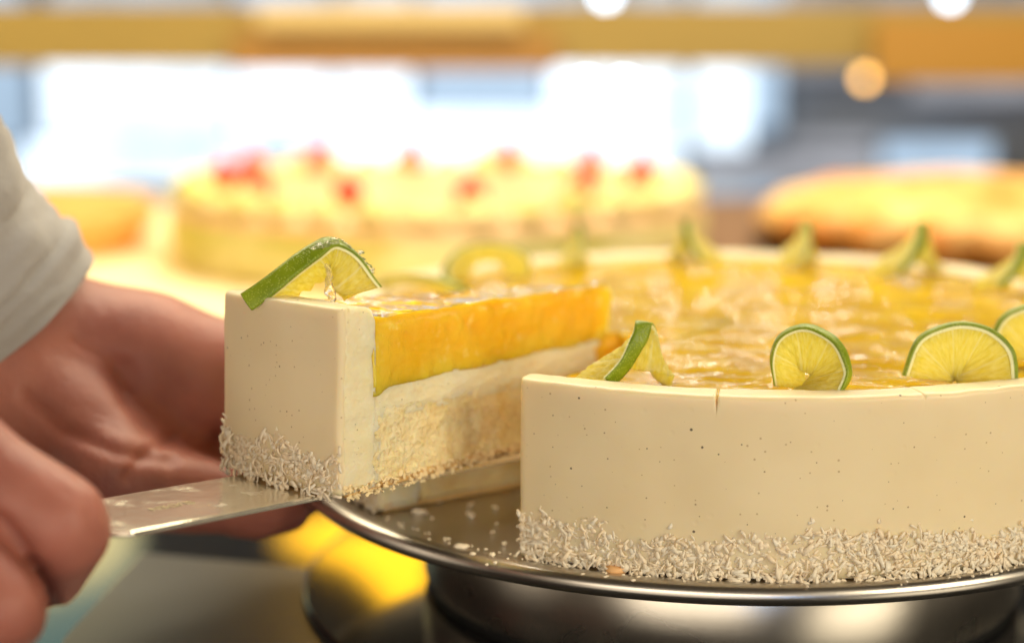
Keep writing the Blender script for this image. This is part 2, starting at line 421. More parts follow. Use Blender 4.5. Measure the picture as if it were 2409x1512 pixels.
def lin(a, b, n): return [a+(b-a)*i/n for i in range(n+1)]
def build_cake(parent, a0, a1, nk, fine, seed, rin, notches=()):
    nr = 110 if fine else 40
    so = seed*3.1
    # angular stations, denser near notches and both ends
    ks = lin(a0, a1, nk)
    for nt in notches:
        ks = [a for a in ks if abs(a-nt) > .012] + [nt+d for d in (-.011, -.006, -.0036, -.0020, -.0009, 0, .0009, .0020, .0036, .006, .011)]
    e = .0012
    ks += [a0+e, a0+3*e, a0+6*e, a0+9*e, a0+13*e, a1-9*e, a1-13*e, a1-e, a1-3*e, a1-6*e]; ks = sorted(set(ks))
    def capcream(r, z, first):
        s = so+(7 if first else 0)
        return .0007*fbm((r, z*2.2, s), 90, 5)+.0003*fbm((r, z, s), 500, 3)
    # base
    slab('biscuit_base', lin(rin, R-.0022, nr//2), [0]*(nr//2+1), [.0022]*(nr//2+1), a0, a1, nk, 2, M_biscuit, parent, None,
         lambda r, z, f: -.0004+.0012*fbm((r, z, so+4), 130, 4), ks=ks)
    # sponge
    zt = lambda r: .0195+.0012*fbm((r, so, 0), 40, 3)
    rr = lin(rin, RS+.0012, nr)
    def sps(r, z, a, i, j, k, ni, nv, nk_):
        if i >= ni-4: r += (i-ni+5)/4*.0035*max(-.15, noise.noise(Vector((z*170, so, 1)))+.5*noise.noise(Vector((z*520, so, 4))))
        if j >= nv-3: z += (j-nv+4)/4*.0022*max(-.1, noise.noise(Vector((r*130, so, 2)))+.5*noise.noise(Vector((r*420, so, 5))))
        return r, z
    def capsponge(r, z, first):
        s = so+(7 if first else 0)
        n = fbm((r, z, s), 240, 4); c = noise.cell(Vector((r*400, z*400, s)))
        hole = noise.fractal(Vector((r, z, s+2))*130, 1, 2, 2)
        return .0002+.0008*n-.0018*max(0, hole-.28)+.0005*fbm((r, z, s), 900, 2)
    slab('sponge', rr, [.0018]*len(rr), [zt(r)+.0012 for r in rr], a0, a1, max(4, nk//3), 46 if fine else 14, M_sponge, parent, None, capsponge, sps)
    # cream: layer under the jelly plus the outer wall and rim
    jb = lambda r: .0285+.0009*fbm((r, so+9, 0), 30, 3)+(.0006 if r < .05 else 0)-(.0022*math.exp(-((RJ-r)/.004)**2))
    RIMR = .0056
    r1 = lin(rin, RJ-.0002, nr); r2 = [RJ]+[RJ+RIMR*(1-math.cos(math.pi/2*q/6)) for q in range(1, 7)]
    r2 += lin(r2[-1], R-.0014, 6)[1:]+[R-.0014+.0014*math.sin(math.pi/2*q/4) for q in range(1, 5)]
    top = [jb(r)-.0004 for r in r1]
    for r in r2:
        x = r-RJ
        if x < RIMR: top.append(H-RIMR+RIMR*math.sqrt(max(0, 1-(1-x/RIMR)**2)))
        elif r > R-.0014: top.append(H-.0014+.0014*math.sqrt(max(0, 1-((r-R+.0014)/.0014)**2)))
        else: top.append(H)
    r12 = r1+r2
    bot = [min(zt(r), .0195)-.0006 if r < RS-.0003 else .0008 for r in r12]
    def surf(r, z, a, i, j, k, ni, nv, nk_):
        if r > RJ-.001:
            w = min(1, max(0, (z-.03)/.02))
            z += w*(.0007*fbm((a*R, so, 1), 22, 3)+.00025*fbm((a*R, r, 2), 160, 2))
            _d = min(a-a0, a1-a)*R
            if _d < .0022 and r > R-.008: r -= .0015*(1-math.sqrt(max(0, 1-(1-_d/.0022)**2)))*((r-R+.008)/.008)
            if r > R-.004:
                r += .0006*fbm((a*R, z, 3+so), 28, 3)
            if r < RJ+.006: r += w*.0007*fbm((a*R, 5+so, z), 45, 3)
            for nt in notches:
                da = abs(a-nt)
                if da < .0036:
                    dep = (1-da/.0036)
                    if z > H-.006: z -= (.0042 if abs(nt-notches[0]) < .01 else .0008)*dep**1.5*min(1, max(0, (z-(H-.006))/.004))
        return r, z
    slab('cream', r12, bot, top, a0, a1, nk, 30 if fine else 16, (M_cream, M_creamcut, M_cream), parent, None, capcream, surf, ks=ks)
    # jelly
    rj = lin(rin, RJ+.0006, nr)
    jt = lambda r: H-.0038-.0012*math.exp(-((RJ-r)/.006)**2)*0
    def jsurf(r, z, a, i, j, k, ni, nv, nk_):
        if j == nv:
            x, y = r*math.sin(a), r*math.cos(a)
            z += .0007*fbm((x, y, so), 42, 3)+.0004*fbm((x, y, so), 110, 2)
            z += .0010*math.exp(-((RJ-r)/.003)**2)
        return r, z
    def capj(r, z, first):
        s = so+(3 if first else 0)
        edge = -.0020*math.exp(-((z-jt(r))/.0016)**2)
        return .0003+.0010*fbm((r, z, s), 110, 4)+.0003*fbm((r, z, s), 500, 3)+edge
    slab('jelly', rj, [jb(r)-.0008 for r in rj], [jt(r) for r in rj], a0, a1, nk, 34 if fine else 10, (M_jcut, M_jcut, M_jtop), parent, None, capj, jsurf, ks=ks)

def flakes(name, parent, a0, a1, n, seed, rnd_top, mat=M_coco, zmin=-.0002, R_=R, ends=()):
    rg = random.Random(seed); V = []; Fc = []
    for q in range(n):
        a = rg.uniform(a0, a1)
        hi = rnd_top(a)
        z = zmin + hi*(rg.random()**.9)*(1.0 if rg.random() > .05 else 1.25)
        L = min(.0050, .0019*math.exp(rg.gauss(0, .42))); w = min(.0019, .00078*math.exp(rg.gauss(0, .40))); th = rg.uniform(.00025, .0005)
        ang = rg.gauss(0, 1.0)+(math.pi/2 if rg.random() < .55 else 0); tilt = rg.gauss(.06, .13)
        bend = rg.gauss(0, .22)*L
        r = R_+rg.uniform(-.0002, .0005)+(.0006 if z < .003 else 0)
        c = Vector((r*math.sin(a), -r*math.cos(a), z))
        nrm = Vector((math.sin(a), -math.cos(a), 0)); tan = Vector((math.cos(a), math.sin(a), 0)); up = Vector((0, 0, 1))
        d = (tan*math.cos(ang)+up*math.sin(ang)); s = (-tan*math.sin(ang)+up*math.cos(ang))
        d = (d*math.cos(tilt)+nrm*math.sin(tilt)).normalized(); m = d.cross(s).normalized(); s = m.cross(d)
        tw = rg.uniform(-.4, .4); s, m = s*math.cos(tw)+m*math.sin(tw), m*math.cos(tw)-s*math.sin(tw)
        add_flake(V, Fc, c, d, s, m, L, w, th, bend, rg)
    o = mesh_obj(name, V, Fc, mat, parent, smooth=True)
    o['kind'] = 'stuff'
    return o
def add_flake(V, Fc, c, d, s, m, L, w, th, bend, rg):
    b = len(V); NS = 3
    for i in range(NS+1):
        u = i/NS; ww = w*(.55+.45*math.sin(math.pi*(.15+.8*u)))*rg.uniform(.75, 1.2); tt = th*rg.uniform(.7, 1.2)
        p = c+d*(L*(u-.5))+m*(bend*(1-4*(u-.5)**2))
        for sx, mx in ((-1, -1), (1, -1), (1, 1), (-1, 1)):
            q = p+s*(sx*ww/2)+m*(mx*tt/2)
            V.append(q)
    for i in range(NS):
        for e in range(4):
            e2 = (e+1) % 4
            Fc.append((b+i*4+e, b+i*4+e2, b+i*4+4+e2, b+i*4+4+e))
    Fc.append((b+3, b+2, b+1, b)); Fc.append(tuple(b+NS*4+e for e in range(4)))

# ---- grey mat and thin black disc on the counter, added glow panels overhead mirrored in it
def on_plane(x, y, z):
    k = at(x, y, 1)-Vector((0, 0, CAMZ)); return Vector((0, 0, CAMZ))+k*((z-CAMZ)/k.z)
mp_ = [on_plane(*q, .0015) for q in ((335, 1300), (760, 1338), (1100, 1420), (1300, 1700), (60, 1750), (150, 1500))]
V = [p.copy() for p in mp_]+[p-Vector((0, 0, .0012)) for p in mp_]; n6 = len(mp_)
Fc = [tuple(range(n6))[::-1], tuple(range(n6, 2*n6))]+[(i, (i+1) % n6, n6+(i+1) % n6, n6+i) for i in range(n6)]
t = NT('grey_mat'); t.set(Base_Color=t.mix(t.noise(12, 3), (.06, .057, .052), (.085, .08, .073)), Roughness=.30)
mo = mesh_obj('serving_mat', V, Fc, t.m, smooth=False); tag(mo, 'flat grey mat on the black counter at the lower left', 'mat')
def mirrored(name, pts, Y, mat, label):  # added unseen glowing panels, shaped for their reflections in the counter
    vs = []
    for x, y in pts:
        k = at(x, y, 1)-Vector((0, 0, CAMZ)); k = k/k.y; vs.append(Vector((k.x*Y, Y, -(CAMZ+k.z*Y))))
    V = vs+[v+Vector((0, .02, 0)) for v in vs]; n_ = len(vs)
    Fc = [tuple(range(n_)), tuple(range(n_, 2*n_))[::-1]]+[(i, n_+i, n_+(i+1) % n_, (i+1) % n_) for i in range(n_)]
    return tag(mesh_obj(name, V, Fc, mat, smooth=False), label, 'reflection panel')
mirrored('reflection_panel', [(640, 1262), (800, 1215), (1010, 1215), (1010, 1560), (960, 1560), (860, 1400), (780, 1320)], 2.4, emis('yellow_panel_glow', (1.0, .50, .008), 8.0), 'added yellow glow panel high over the counter, mirrored beside the plate')
mirrored('reflection_panel', [(-300, 1215), (290, 1225), (330, 1262), (260, 1350), (180, 1380), (-300, 1560)], 2.4, emis('pale_panel_glow', (1.0, .84, .38), 2.6), 'added pale yellow glow panel high at the left, mirrored beside the fingers')
mirrored('reflection_panel', [(305, 1290), (335, 1310), (150, 1700), (-300, 1700), (-300, 1580), (190, 1395), (270, 1360)], 2.42, emis('teal_panel_glow', (.42, .70, .62), .9), 'added pale teal glow panel high at the left, mirrored under the fingers')
# ---- plate, stand
plc = (.0712, .570, PLZ)
PR = .1455
plate = tag(empty('cake_plate', plc), 'round brushed steel plate with rolled rim under the lime cake', 'plate')
prof = [(.0001, 0), (.05, 0), (.10, 0), (PR-.0075, 0), (PR-.006, .0003), (PR-.0045, .0006)]
for q in range(1, 13):
    an = math.pi/2-q*math.pi*1.25/12
    prof.append((PR-.0030+.0030*math.cos(an), -.0024+.0030*math.sin(an)))
prof += [(PR-.0075, -.0032), (PR-.010, -.0015), (.05, -.0015), (.0001, -.0015)]
lathe('disc', prof, (0, 0, 0), M_plate, plate, 256)
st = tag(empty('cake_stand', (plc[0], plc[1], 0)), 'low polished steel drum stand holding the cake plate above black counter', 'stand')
SR = .102
lathe('drum', [(.0001, PLZ-.0018), (SR-.002, PLZ-.0018), (SR, PLZ-.004), (SR, .0085), (SR-.001, .0070)], (0, 0, 0), M_stand, st, 200)
lathe('black_disc', [(.0001, .0036), (.10, .0036), (.1415, .0036), (.1425, .00355), (.1432, .0033), (.1435, .0029), (.1435, .0021), (.0001, .0020)], (0, 0, 0), plain('black_gloss', (.012, .012, .013), .08, IOR=2.0), st, 200)  # second lathe: thin glossy black disc lying flat under the drum
lathe('foot_ring', [(SR-.001, .0072), (SR-.0016, .0065), (SR-.0016, .0038), (SR-.006, .0037)], (0, 0, 0), plain('black_rubber', (.015, .015, .015), .5), st, 120)

# ---- main cake
cake = tag(empty('layer_cake', (CX, CY, PLZ+.0003)), 'large round vanilla cream cake with amber jelly top and one slice missing', 'cake')
CUT0 = rad(-32.2); CUT1 = rad(-56.5+360)
notch = [rad(-32+22.5*i) for i in range(1, 3)]
build_cake(cake, CUT0, CUT1, 300, False, 1, .0012, notch)
def build_core(parent, a0, a1, rout, so):
    rr = lin(.0012, rout, 40)
    jb = lambda r: .0285+.0009*fbm((r, so+9, 0), 30, 3)
    def js(r, z, a, i, j, k, ni, nv, nk_):
        if j == nv:
            x, y = r*math.sin(a), r*math.cos(a)
            z += .0007*fbm((x, y, so), 42, 3)+.0004*fbm((x, y, so), 110, 2)
        return r, z
    slab('sponge_core', rr, [.0018]*41, [.0215]*41, a0-.004, a1+.004, 10, 10, M_sponge, parent)
    slab('cream_core', rr, [.0212]*41, [jb(r) for r in rr], a0-.003, a1+.003, 10, 4, M_creamcut, parent)
    slab('jelly_core', rr, [jb(r)-.0008 for r in rr], [H-.0038]*41, a0, a1, 24, 10, (M_jcut, M_jcut, M_jtop), parent, None, None, js)
build_core(cake, CUT1-2*math.pi, CUT0, .050, 3.1)
bt = lambda a: .0120+.0020*math.sin(a*9+1)+.0026*noise.noise(Vector((a*14, 3, 0)))+.001*noise.noise(Vector((a*60, 3, 0)))
flakes('coconut_coating', cake, CUT0, rad(100), 4700, 5, bt)
o2 = flakes('coconut_coating', cake, rad(100), CUT1, 1800, 6, bt)

# ---- slice, drawn outward and lifted
TH = rad(21.0)
slc = tag(empty('cake_slice'), 'lifted wedge of cream cake on the cake server, its jelly and sponge layers showing', 'cake slice')
A0 = -TH/2; A1 = TH/2
build_cake(slc, A0, A1, 34, True, 4, .004)
bt2 = lambda a: .0118+.0020*math.sin(a*30+1)+.002*noise.noise(Vector((a*25, 8, 0)))
flakes('coconut_coating', slc, A0, A1, 520, 9, bt2)
# crumb fringe along the lower cut edge
rg = random.Random(3); V = []; Fc = []
for q in range(420):
    r = rg.uniform(.02, R); a = A1 if rg.random() < .85 else A0
    p = Vector((r*math.sin(a), -r*math.cos(a), rg.uniform(-.0012, .0028)))
    p += Vector((math.cos(a), math.sin(a), 0))*(1 if a > 0 else -1)*rg.uniform(-.0004, .0010)
    d = Vector((rg.gauss(0, 1), rg.gauss(0, 1), rg.gauss(0, 1))).normalized(); s = d.orthogonal().normalized(); m = d.cross(s)
    L = rg.uniform(.0006, .0019)
    add_flake(V, Fc, p, d, s, m, L, rg.uniform(.0004, .0011), rg.uniform(.0004, .0008), 0, rg)
fc = mesh_obj('crumb_fringe', V, Fc, M_biscuit and plain('pale_crumb', (.88, .72, .42), .7), slc, smooth=False); fc['kind'] = 'stuff'
# orientation: local -Y is the outer side; turn it to face front-left, tip dips a little
AX = rad(-44.0)                # outward direction, measured from the front
slc_rot = Matrix.Rotation(AX, 4, 'Z') @ Matrix.Rotation(rad(SLT := -3.1), 4, 'X') @ Matrix.Rotation(rad(SLR := -1.0), 4, 'Y')
# corner A1 outer top must land here
target = Vector((0, 0, CAMZ)) + Vector((-.0435, .430, -.0745))
corner = slc_rot @ Vector((R*math.sin(A1), -R*math.cos(A1), H))
slc.matrix_world = Matrix.Translation(target-corner) @ slc_rot
SLM = slc.matrix_world.copy()

# ---------------------------------------------------------------- lime twists
def lime(loc, yaw, twist, Rl=.0205, c0=-.002, hs=.95, spread=1.0, th=.0034, rin=.03, tm=100, lean=0.0, tw_odd=0.0, bl=0, br=0, seed=0, roll=0.0, M=None):
    root = empty('lime_twist')
    so = seed*2.7; bl_, br_ = rad(bl), rad(br)
    def P0(r, ph):
        rr = r*Rl*(1+.02*fbm((ph, so, 0), 1.5, 2))
        s = math.sin(ph); x = rr*s*spread; z = rr*math.cos(ph)*hs+c0
        q = abs(ph)/rad(tm)
        ps = twist*(q**1.3)*min(1, r*1.6)+tw_odd*(ph/rad(tm))
        p = Vector((x*math.cos(ps), x*math.sin(ps)+lean*max(0, z)*.5, z))
        return p
    def P(r, ph):
        if bl_ == 0 and br_ == 0: return P0(r, ph)
        p1 = P0(1, ph); v = P0(0.0, ph)-p1; tg = (P0(1, ph+.02)-P0(1, ph-.02)).normalized()
        q = .5+.5*ph/rad(tm); q = q*q*(3-2*q)
        return p1+Matrix.Rotation(bl_+(br_-bl_)*q, 3, tg) @ v*(1-r)
    def N(r, ph):
        e = .01
        a = P(r+e, ph)-P(max(r-e, 0.02), ph); b = P(r, ph+e)-P(r, ph-e)
        n = a.cross(b); return n.normalized() if n.length > 1e-12 else Vector((0, 1, 0))
    def part(nm, r0, r1, nr, nph, mat, tf):
        V = []; U = []; Fc = []; idx = {}
        nt = 4
        def vid(i, j, k):
            if (i, j, k) not in idx:
                r = r0+(r1-r0)*i/nr; ph = rad(-tm+2*tm*j/nph)
                t_ = (k/nt-.5)
                bulge = 1.0
                if nm == 'peel' and i == nr: bulge = .9
                p = P(r, ph)
                if nm == 'peel' and i == nr: p = P(r+.012*math.cos(t_*math.pi), ph)
                off = th*t_*tf(r, ph, k)
                p = p+N(r, ph)*off*bulge
                if nm == 'flesh' and j in (0, nph): p += Vector((0, 0, 1))*.0007*noise.noise(Vector((r*9, k, so)))
                idx[(i, j, k)] = len(V); V.append(p); U.append(((ph/(2*math.pi))+.5, r))
            return idx[(i, j, k)]
        for i in range(nr):
            for j in range(nph):
                Fc.append((vid(i, j, 0), vid(i+1, j, 0), vid(i+1, j+1, 0), vid(i, j+1, 0)))
                Fc.append((vid(i, j, nt), vid(i, j+1, nt), vid(i+1, j+1, nt), vid(i+1, j, nt)))
        for j in range(nph):
            for k in range(nt):
                Fc.append((vid(nr, j, k), vid(nr, j, k+1), vid(nr, j+1, k+1), vid(nr, j+1, k)))
                Fc.append((vid(0, j, k), vid(0, j+1, k), vid(0, j+1, k+1), vid(0, j, k+1)))
        for i in range(nr):
            for k in range(nt):
                Fc.append((vid(i, 0, k), vid(i, 0, k+1), vid(i+1, 0, k+1), vid(i+1, 0, k)))
                Fc.append((vid(i, nph, k), vid(i+1, nph, k), vid(i+1, nph, k+1), vid(i, nph, k+1)))
        return mesh_obj(nm, V, Fc, mat, root, uvs=U)
    part('flesh', rin, .915, 16, 90, M_flesh, lambda r, ph, k: .86+.18*noise.noise(Vector((ph*9, r*4, so+k*.1)))+.08*noise.noise(Vector((ph*30, r*14, so+k*.1))))
    part('peel', .905, 1.0, 8, 90, M_peel, lambda r, ph, k: 1.0)
    m = Matrix.Translation(loc) @ Matrix.Rotation(yaw, 4, 'Z') @ Matrix.Rotation(roll, 4, 'Y')
    root.matrix_world = (M @ m) if M is not None else m
    return root
def lime_free(loc, rim, inw, th=.0044, sc=1.0, mirror=False, seed=0, rin=.02, rot=0.0):
    root = empty('lime_twist', loc); root.rotation_euler = (0, 0, rot); so = seed*2.7; nseg = len(rim)-1
    sg = -1 if mirror else 1
    def spl(C, u):
        x = min(max(u, 0), 1)*nseg; i = min(int(x), nseg-1); t_ = x-i
        g = lambda q: Vector(C[max(0, min(nseg, q))])
        p0, p1, p2, p3 = g(i-1), g(i), g(i+1), g(i+2)
        return .5*((2*p1)+(p2-p0)*t_+(2*p0-5*p1+4*p2-p3)*t_*t_+(3*p1-p0-3*p2+p3)*t_**3)
    def P(r, u):
        p = spl(rim, u)+spl(inw, u)*(1-r)
        p += Vector((.35*noise.noise(Vector((u*5, so, 0))), 0, .35*noise.noise(Vector((u*6, so, 4)))))*r
        return Vector((p.x*sg, p.y, p.z))*.001*sc
    def N(r, u):
        e = .012; a = P(r+e, u)-P(r-e, u); b = P(r, min(1, u+e))-P(r, max(0, u-e))
        return a.cross(b).normalized()
    def part(nm, r0, r1, nr, nu, mat, tf):
        V = []; U = []; Fc = []; idx = {}; nt = 6
        def vid(i, j, k):
            if (i, j, k) not in idx:
                r = r0+(r1-r0)*i/nr; u = j/nu; t_ = k/nt-.5
                p = P(r, u); n_ = N(r, u)
                if nm == 'peel' and i == nr: p = P(r+.02*math.cos(t_*math.pi)+.006*noise.noise(Vector((u*22, k*.5, so))), u)
                p = p+n_*th*sc*t_*tf(r, u, k)
                if nm == 'flesh' and i < 3: p += Vector((0, 0, 1))*.0006*noise.noise(Vector((u*22, k, so)))
                idx[(i, j, k)] = len(V); V.append(p); U.append((.25+u*.5, r))
            return idx[(i, j, k)]
        for i in range(nr):
            for j in range(nu):
                Fc.append((vid(i, j, 0), vid(i+1, j, 0), vid(i+1, j+1, 0), vid(i, j+1, 0)))
                Fc.append((vid(i, j, nt), vid(i, j+1, nt), vid(i+1, j+1, nt), vid(i+1, j, nt)))
            for k in range(nt):
                Fc.append((vid(i, 0, k), vid(i, 0, k+1), vid(i+1, 0, k+1), vid(i+1, 0, k)))
                Fc.append((vid(i, nu, k), vid(i+1, nu, k), vid(i+1, nu, k+1), vid(i, nu, k+1)))
        for j in range(nu):
            for k in range(nt):
                Fc.append((vid(nr, j, k), vid(nr, j, k+1), vid(nr, j+1, k+1), vid(nr, j+1, k)))
                Fc.append((vid(0, j, k), vid(0, j+1, k), vid(0, j+1, k+1), vid(0, j, k+1)))
        return mesh_obj(nm, V, Fc, mat, root, uvs=U)
    part('flesh', rin, .915, 22, 120, M_flesh, lambda r, u, k: .84+.26*noise.noise(Vector((u*26, r*5, so+k*.15)))+.10*noise.noise(Vector((u*80, r*18, so+k*.1))))
    part('peel', .905, 1.0, 10, 120, M_peel, lambda r, u, k: 1.0)
    return root
TOPZ = PLZ+H+.0003
GRP = 'lime twists on the cake'; SBL = 65
L1r = [(-6.8, -5, 0), (-1.7, -3.5, 5.7), (1.7, -1, 11.4), (2.8, 2, 15.4), (4, 6, 12.5), (6, 9, 5), (8, 10, -.5)]
L1i = [(-8.5, 6, -1), (-8.5, 6, -3.5), (-6.5, 5, -7.5), (-1.5, 2, -13.5), (2, -3, -11.5), (3, -6, -6), (3, -8, -1)]
L2r = [(-8.5, 6, -1), (-9.8, 5, 6), (-8.2, 4, 12), (-4, 2, 15.4), (.6, 0, 15.8), (5.7, -2.5, 13.2), (9, -4.5, 8.5), (9.7, -6, 4), (7, -7.5, -1.2)]
L2i = [(9, -1, -1), (9.5, 0, -3), (8, 0, -8), (3.5, 1, -12), (0, 2, -13), (-4, 4, -11), (-9, 6, -9), (-11.5, 5, -5), (-13, 3, -1)]
L3r = [(-15, 2, 0), (-11.5, 2, 9.8), (-4.6, 1.5, 13.8), (2.3, 1, 14.7), (9.2, 0, 12.6), (14.4, -2, 7.5), (15.2, -4.5, -1)]
L3i = [(14, -1, -2), (10.5, -.5, -11), (4, 0, -15.5), (-2.8, 0, -16), (-9.5, 2, -13), (-15, 3, -9), (-16, 4, -1)]
LSr = [(-17.5, -5, .3), (-8.5, -3, 6.8), (.5, 0, 13.6), (6, 3, 15.8), (12.3, 5, 11), (17.7, 6, 2.8)]
LSi = [(7, 14, -1.5), (7, 13, -4), (5.5, 11, -8), (0, 4, -14), (-9, -2, -11), (-12, -4, -3.5)]
specs = [  # angle deg from front, radius, generator, kw, label
 (-20.75, .1215, 'free', dict(rim=L1r, inw=L1i, th=.0046), 'upright twisted lime slice nearest the cut corner of the large cake'),
 (1.75, .1215, 'free', dict(rim=L2r, inw=L2i, th=.0034), 'curled lime slice in the middle of the front rim, right of the notch'),
 (23.0, .1200, 'free', dict(rim=L3r, inw=L3i, th=.0030), 'broad lime slice facing forward at the right of the front rim'),
 (44.0, .1140, 'free', dict(rim=L3r, inw=L3i, th=.0030, sc=1.08), 'lime slice cut by the right picture edge'),
 (114.25, .1200, 'free', dict(rim=L1r, inw=L1i, sc=1.0), 'blurred pale lime slice at the far right rim of the large cake'),
 (136.75, .1180, 'free', dict(rim=L1r, inw=L1i, sc=1.2, rot=.15), 'tall leaning lime slice on the far right part of the rim'),
 (159.25, .1200, 'free', dict(rim=L1r, inw=L1i, sc=1.05, rot=.65), 'narrow edge-on lime slice on the back rim, second from the right'),
 (181.75, .1200, 'free', dict(rim=L1r, inw=L1i, sc=1.0, mirror=True, rot=-.55), 'dark green edge-on lime slice at the middle of the back rim'),
 (204.25, .1200, 'free', dict(rim=L1r, inw=L1i, sc=.9, rot=.9), 'faint edge-on lime slice on the back rim just right of the lifted slice'),
 (226.75, .1180, 'arc', dict(yaw=8, twist=24, c0=-.0005, Rl=.0190, hs=.66, rin=.38), 'blurred arched lime slice behind the jelly of the lifted slice'),
 (249.25, .1200, 'arc', dict(yaw=-20, twist=30, c0=-.004, hs=.45, rin=.6), 'low dark green lime slice behind the lifted slice garnish'),
]
for i, (ang, r, kind_, kw, lab) in enumerate(specs):
    a = rad(ang); loc = Vector((CX+r*math.sin(a), CY-r*math.cos(a), TOPZ-.0008)); kw = dict(kw)
    if kind_ == 'free': o = lime_free(loc, seed=i, **kw)
    else: o = lime(loc, rad(kw.pop('yaw')), rad(kw.pop('twist')), seed=i, **kw)
    tag(o, lab, 'lime slice', GRP)
o = lime_free(SLM @ Vector((.0015, -.1275, H-.0008)), LSr, LSi, th=.0056, seed=20, rin=.22)
tag(o, 'sharp arched lime slice with wet peel on top of the lifted cake slice', 'lime slice', GRP)
# wet gel clinging to the top of the sharp lime slice
V, Fc = [], []
def blob(c, s_, seed, V=V, Fc=Fc, el=(1, 1, 1)):
    b = len(V); nla, nlo = 10, 14
    for i in range(nla+1):
        la = math.pi*i/nla
        for k in range(nlo):
            a = 2*math.pi*k/nlo; d = Vector((math.sin(la)*math.cos(a), math.sin(la)*math.sin(a), math.cos(la)))
            rr = s_*(1+.5*noise.noise(d*1.6+Vector((seed, 0, 0))))
            V.append(Vector(c)+Vector((d.x*rr*el[0], d.y*rr*el[1], d.z*rr*el[2])))
    for i in range(nla):
        for k in range(nlo): k2 = (k+1) % nlo; Fc.append((b+i*nlo+k, b+(i+1)*nlo+k, b+(i+1)*nlo+k2, b+i*nlo+k2))
rg = random.Random(4)
for q in range(60):
    u = rg.uniform(.42, .92)*5; i_ = min(int(u), 4); f_ = u-i_
    p = Vector(LSr[i_]).lerp(Vector(LSr[i_+1]), f_)*.001
    blob(p+Vector((rg.uniform(-.001, .001), rg.uniform(-.0022, .0012), rg.uniform(.0000, .0006))), rg.uniform(.0003, .0009), q, el=(1.5, 1, .7))
for q in range(22): blob(Vector((.0042+rg.uniform(-.0006, .0006)*(1+max(0, 6-q)*.6), .0, .0006+q*.00042)), .0013-q*.00003, q+40, el=(.7, .7, 1.1))
gl = mesh_obj('gel_coating', V, Fc, M_gel, o)
md = gl.modifiers.new('r', 'REMESH'); md.mode = 'VOXEL'; md.voxel_size = .00022; md.use_smooth_shade = True
md = gl.modifiers.new('s', 'SMOOTH'); md.iterations = 3

# ---------------------------------------------------------------- cake server (blade + handle)
srv = tag(empty('cake_server'), 'flat steel cake server held in the fist, carrying the slice', 'cake server')
bz = -.0013
def blade_mesh():
    # in slice space: y runs outward (-), x across
    out = [(-.012, .01), (-.0145, -.02), (-.0165, -.12), (-.0170, -.165), (-.0168, -.192), (-.0075, -.206), (-.0070, -.232),
           (.0070, -.232), (.0075, -.206), (.0170, -.1955), (.0170, -.165), (.0165, -.12), (.0145, -.02), (.012, .01)]
    v = []; n = len(out)
    for zz in (bz+.0008, bz-.0008):
        for x, y in out: v.append((x, y, zz))
    f = [tuple(range(n))[::-1], tuple(range(n, 2*n))]
    for i in range(n): j = (i+1) % n; f.append((i, j, n+j, n+i))
    return v, f
bv, bf = blade_mesh()
bl = mesh_obj('blade', bv, bf, M_blade, srv, smooth=False)
mod = bl.modifiers.new('bevel', 'BEVEL'); mod.width = .0005; mod.segments = 2
srv.matrix_world = SLM
hv = []
lath = [(0.0001, 0), (.0085, .001), (.0095, .006), (.0095, .05), (.0115, .09), (.0105, .115), (.0001, .119)]
hv, hf = [], []
for k in range(24):
    a = 2*math.pi*k/24
    for r_, l_ in lath: hv.append((r_*math.cos(a), -.226-l_, bz+r_*.8*math.sin(a)))
m_ = len(lath)
for k in range(24):
    k2 = (k+1) % 24
    for i in range(m_-1): hf.append((k*m_+i, k*m_+i+1, k2*m_+i+1, k2*m_+i))
mesh_obj('handle', hv, hf, plain('black_handle', (.02, .02, .02), .35), srv)
# etched maker's lettering on the blade
cu = bpy.data.curves.new('etched_lettering', 'FONT'); cu.body = 'SUDEN'; cu.size = .0042; cu.extrude = .00004; cu.align_x = 'CENTER'; cu.align_y = 'CENTER'
eo = bpy.data.objects.new('lettering_source', cu); COL.objects.link(eo)
_dg = bpy.context.evaluated_depsgraph_get(); _me = bpy.data.meshes.new_from_object(eo.evaluated_get(_dg)); bpy.data.objects.remove(eo, do_unlink=True)
eo = bpy.data.objects.new('etched_lettering', _me); COL.objects.link(eo); _me.materials.clear(); _me.materials.append(M_etch); eo.parent = srv
eo.location = (.0015, -.1735, bz+.00088); eo.rotation_euler = (0, 0, rad(-90))

# ---------------------------------------------------------------- hands (one continuous person mesh)
def capsule(V, Fc, p0, p1, r0, r1, n=18, flat=None):
    p0, p1 = Vector(p0), Vector(p1); d = p1-p0; L = d.length; d.normalize()
    s = d.orthogonal().normalized(); m = d.cross(s)
    rings = []
    for q in range(7):
        t = math.pi/2*q/6; rings.append((p0-d*r0*math.cos(t), r0*math.sin(t)))
    for q in range(1, 6): u = q/6; rings.append((p0+d*L*u, r0+(r1-r0)*u))
    for q in range(7):
        t = math.pi/2*q/6; rings.append((p1+d*r1*math.sin(t), r1*math.cos(t)))
    b = len(V)
    for c, r in rings:
        r = max(r, 1e-5)
        for k in range(n):
            a = 2*math.pi*k/n; V.append(c+(s*math.cos(a)+m*math.sin(a))*r)
    for i in range(len(rings)-1):
        for k in range(n):
            k2 = (k+1) % n
            Fc.append((b+i*n+k, b+i*n+k2, b+(i+1)*n+k2, b+(i+1)*n+k))
    Fc.append(tuple(b+k for k in range(n))[::-1]); Fc.append(tuple(b+(len(rings)-1)*n+k for k in range(n)))
def chain(V, Fc, pts):
    for (a, ra), (b, rb) in zip(pts, pts[1:]): capsule(V, Fc, a, b, ra, rb)
hV, hF = [], []
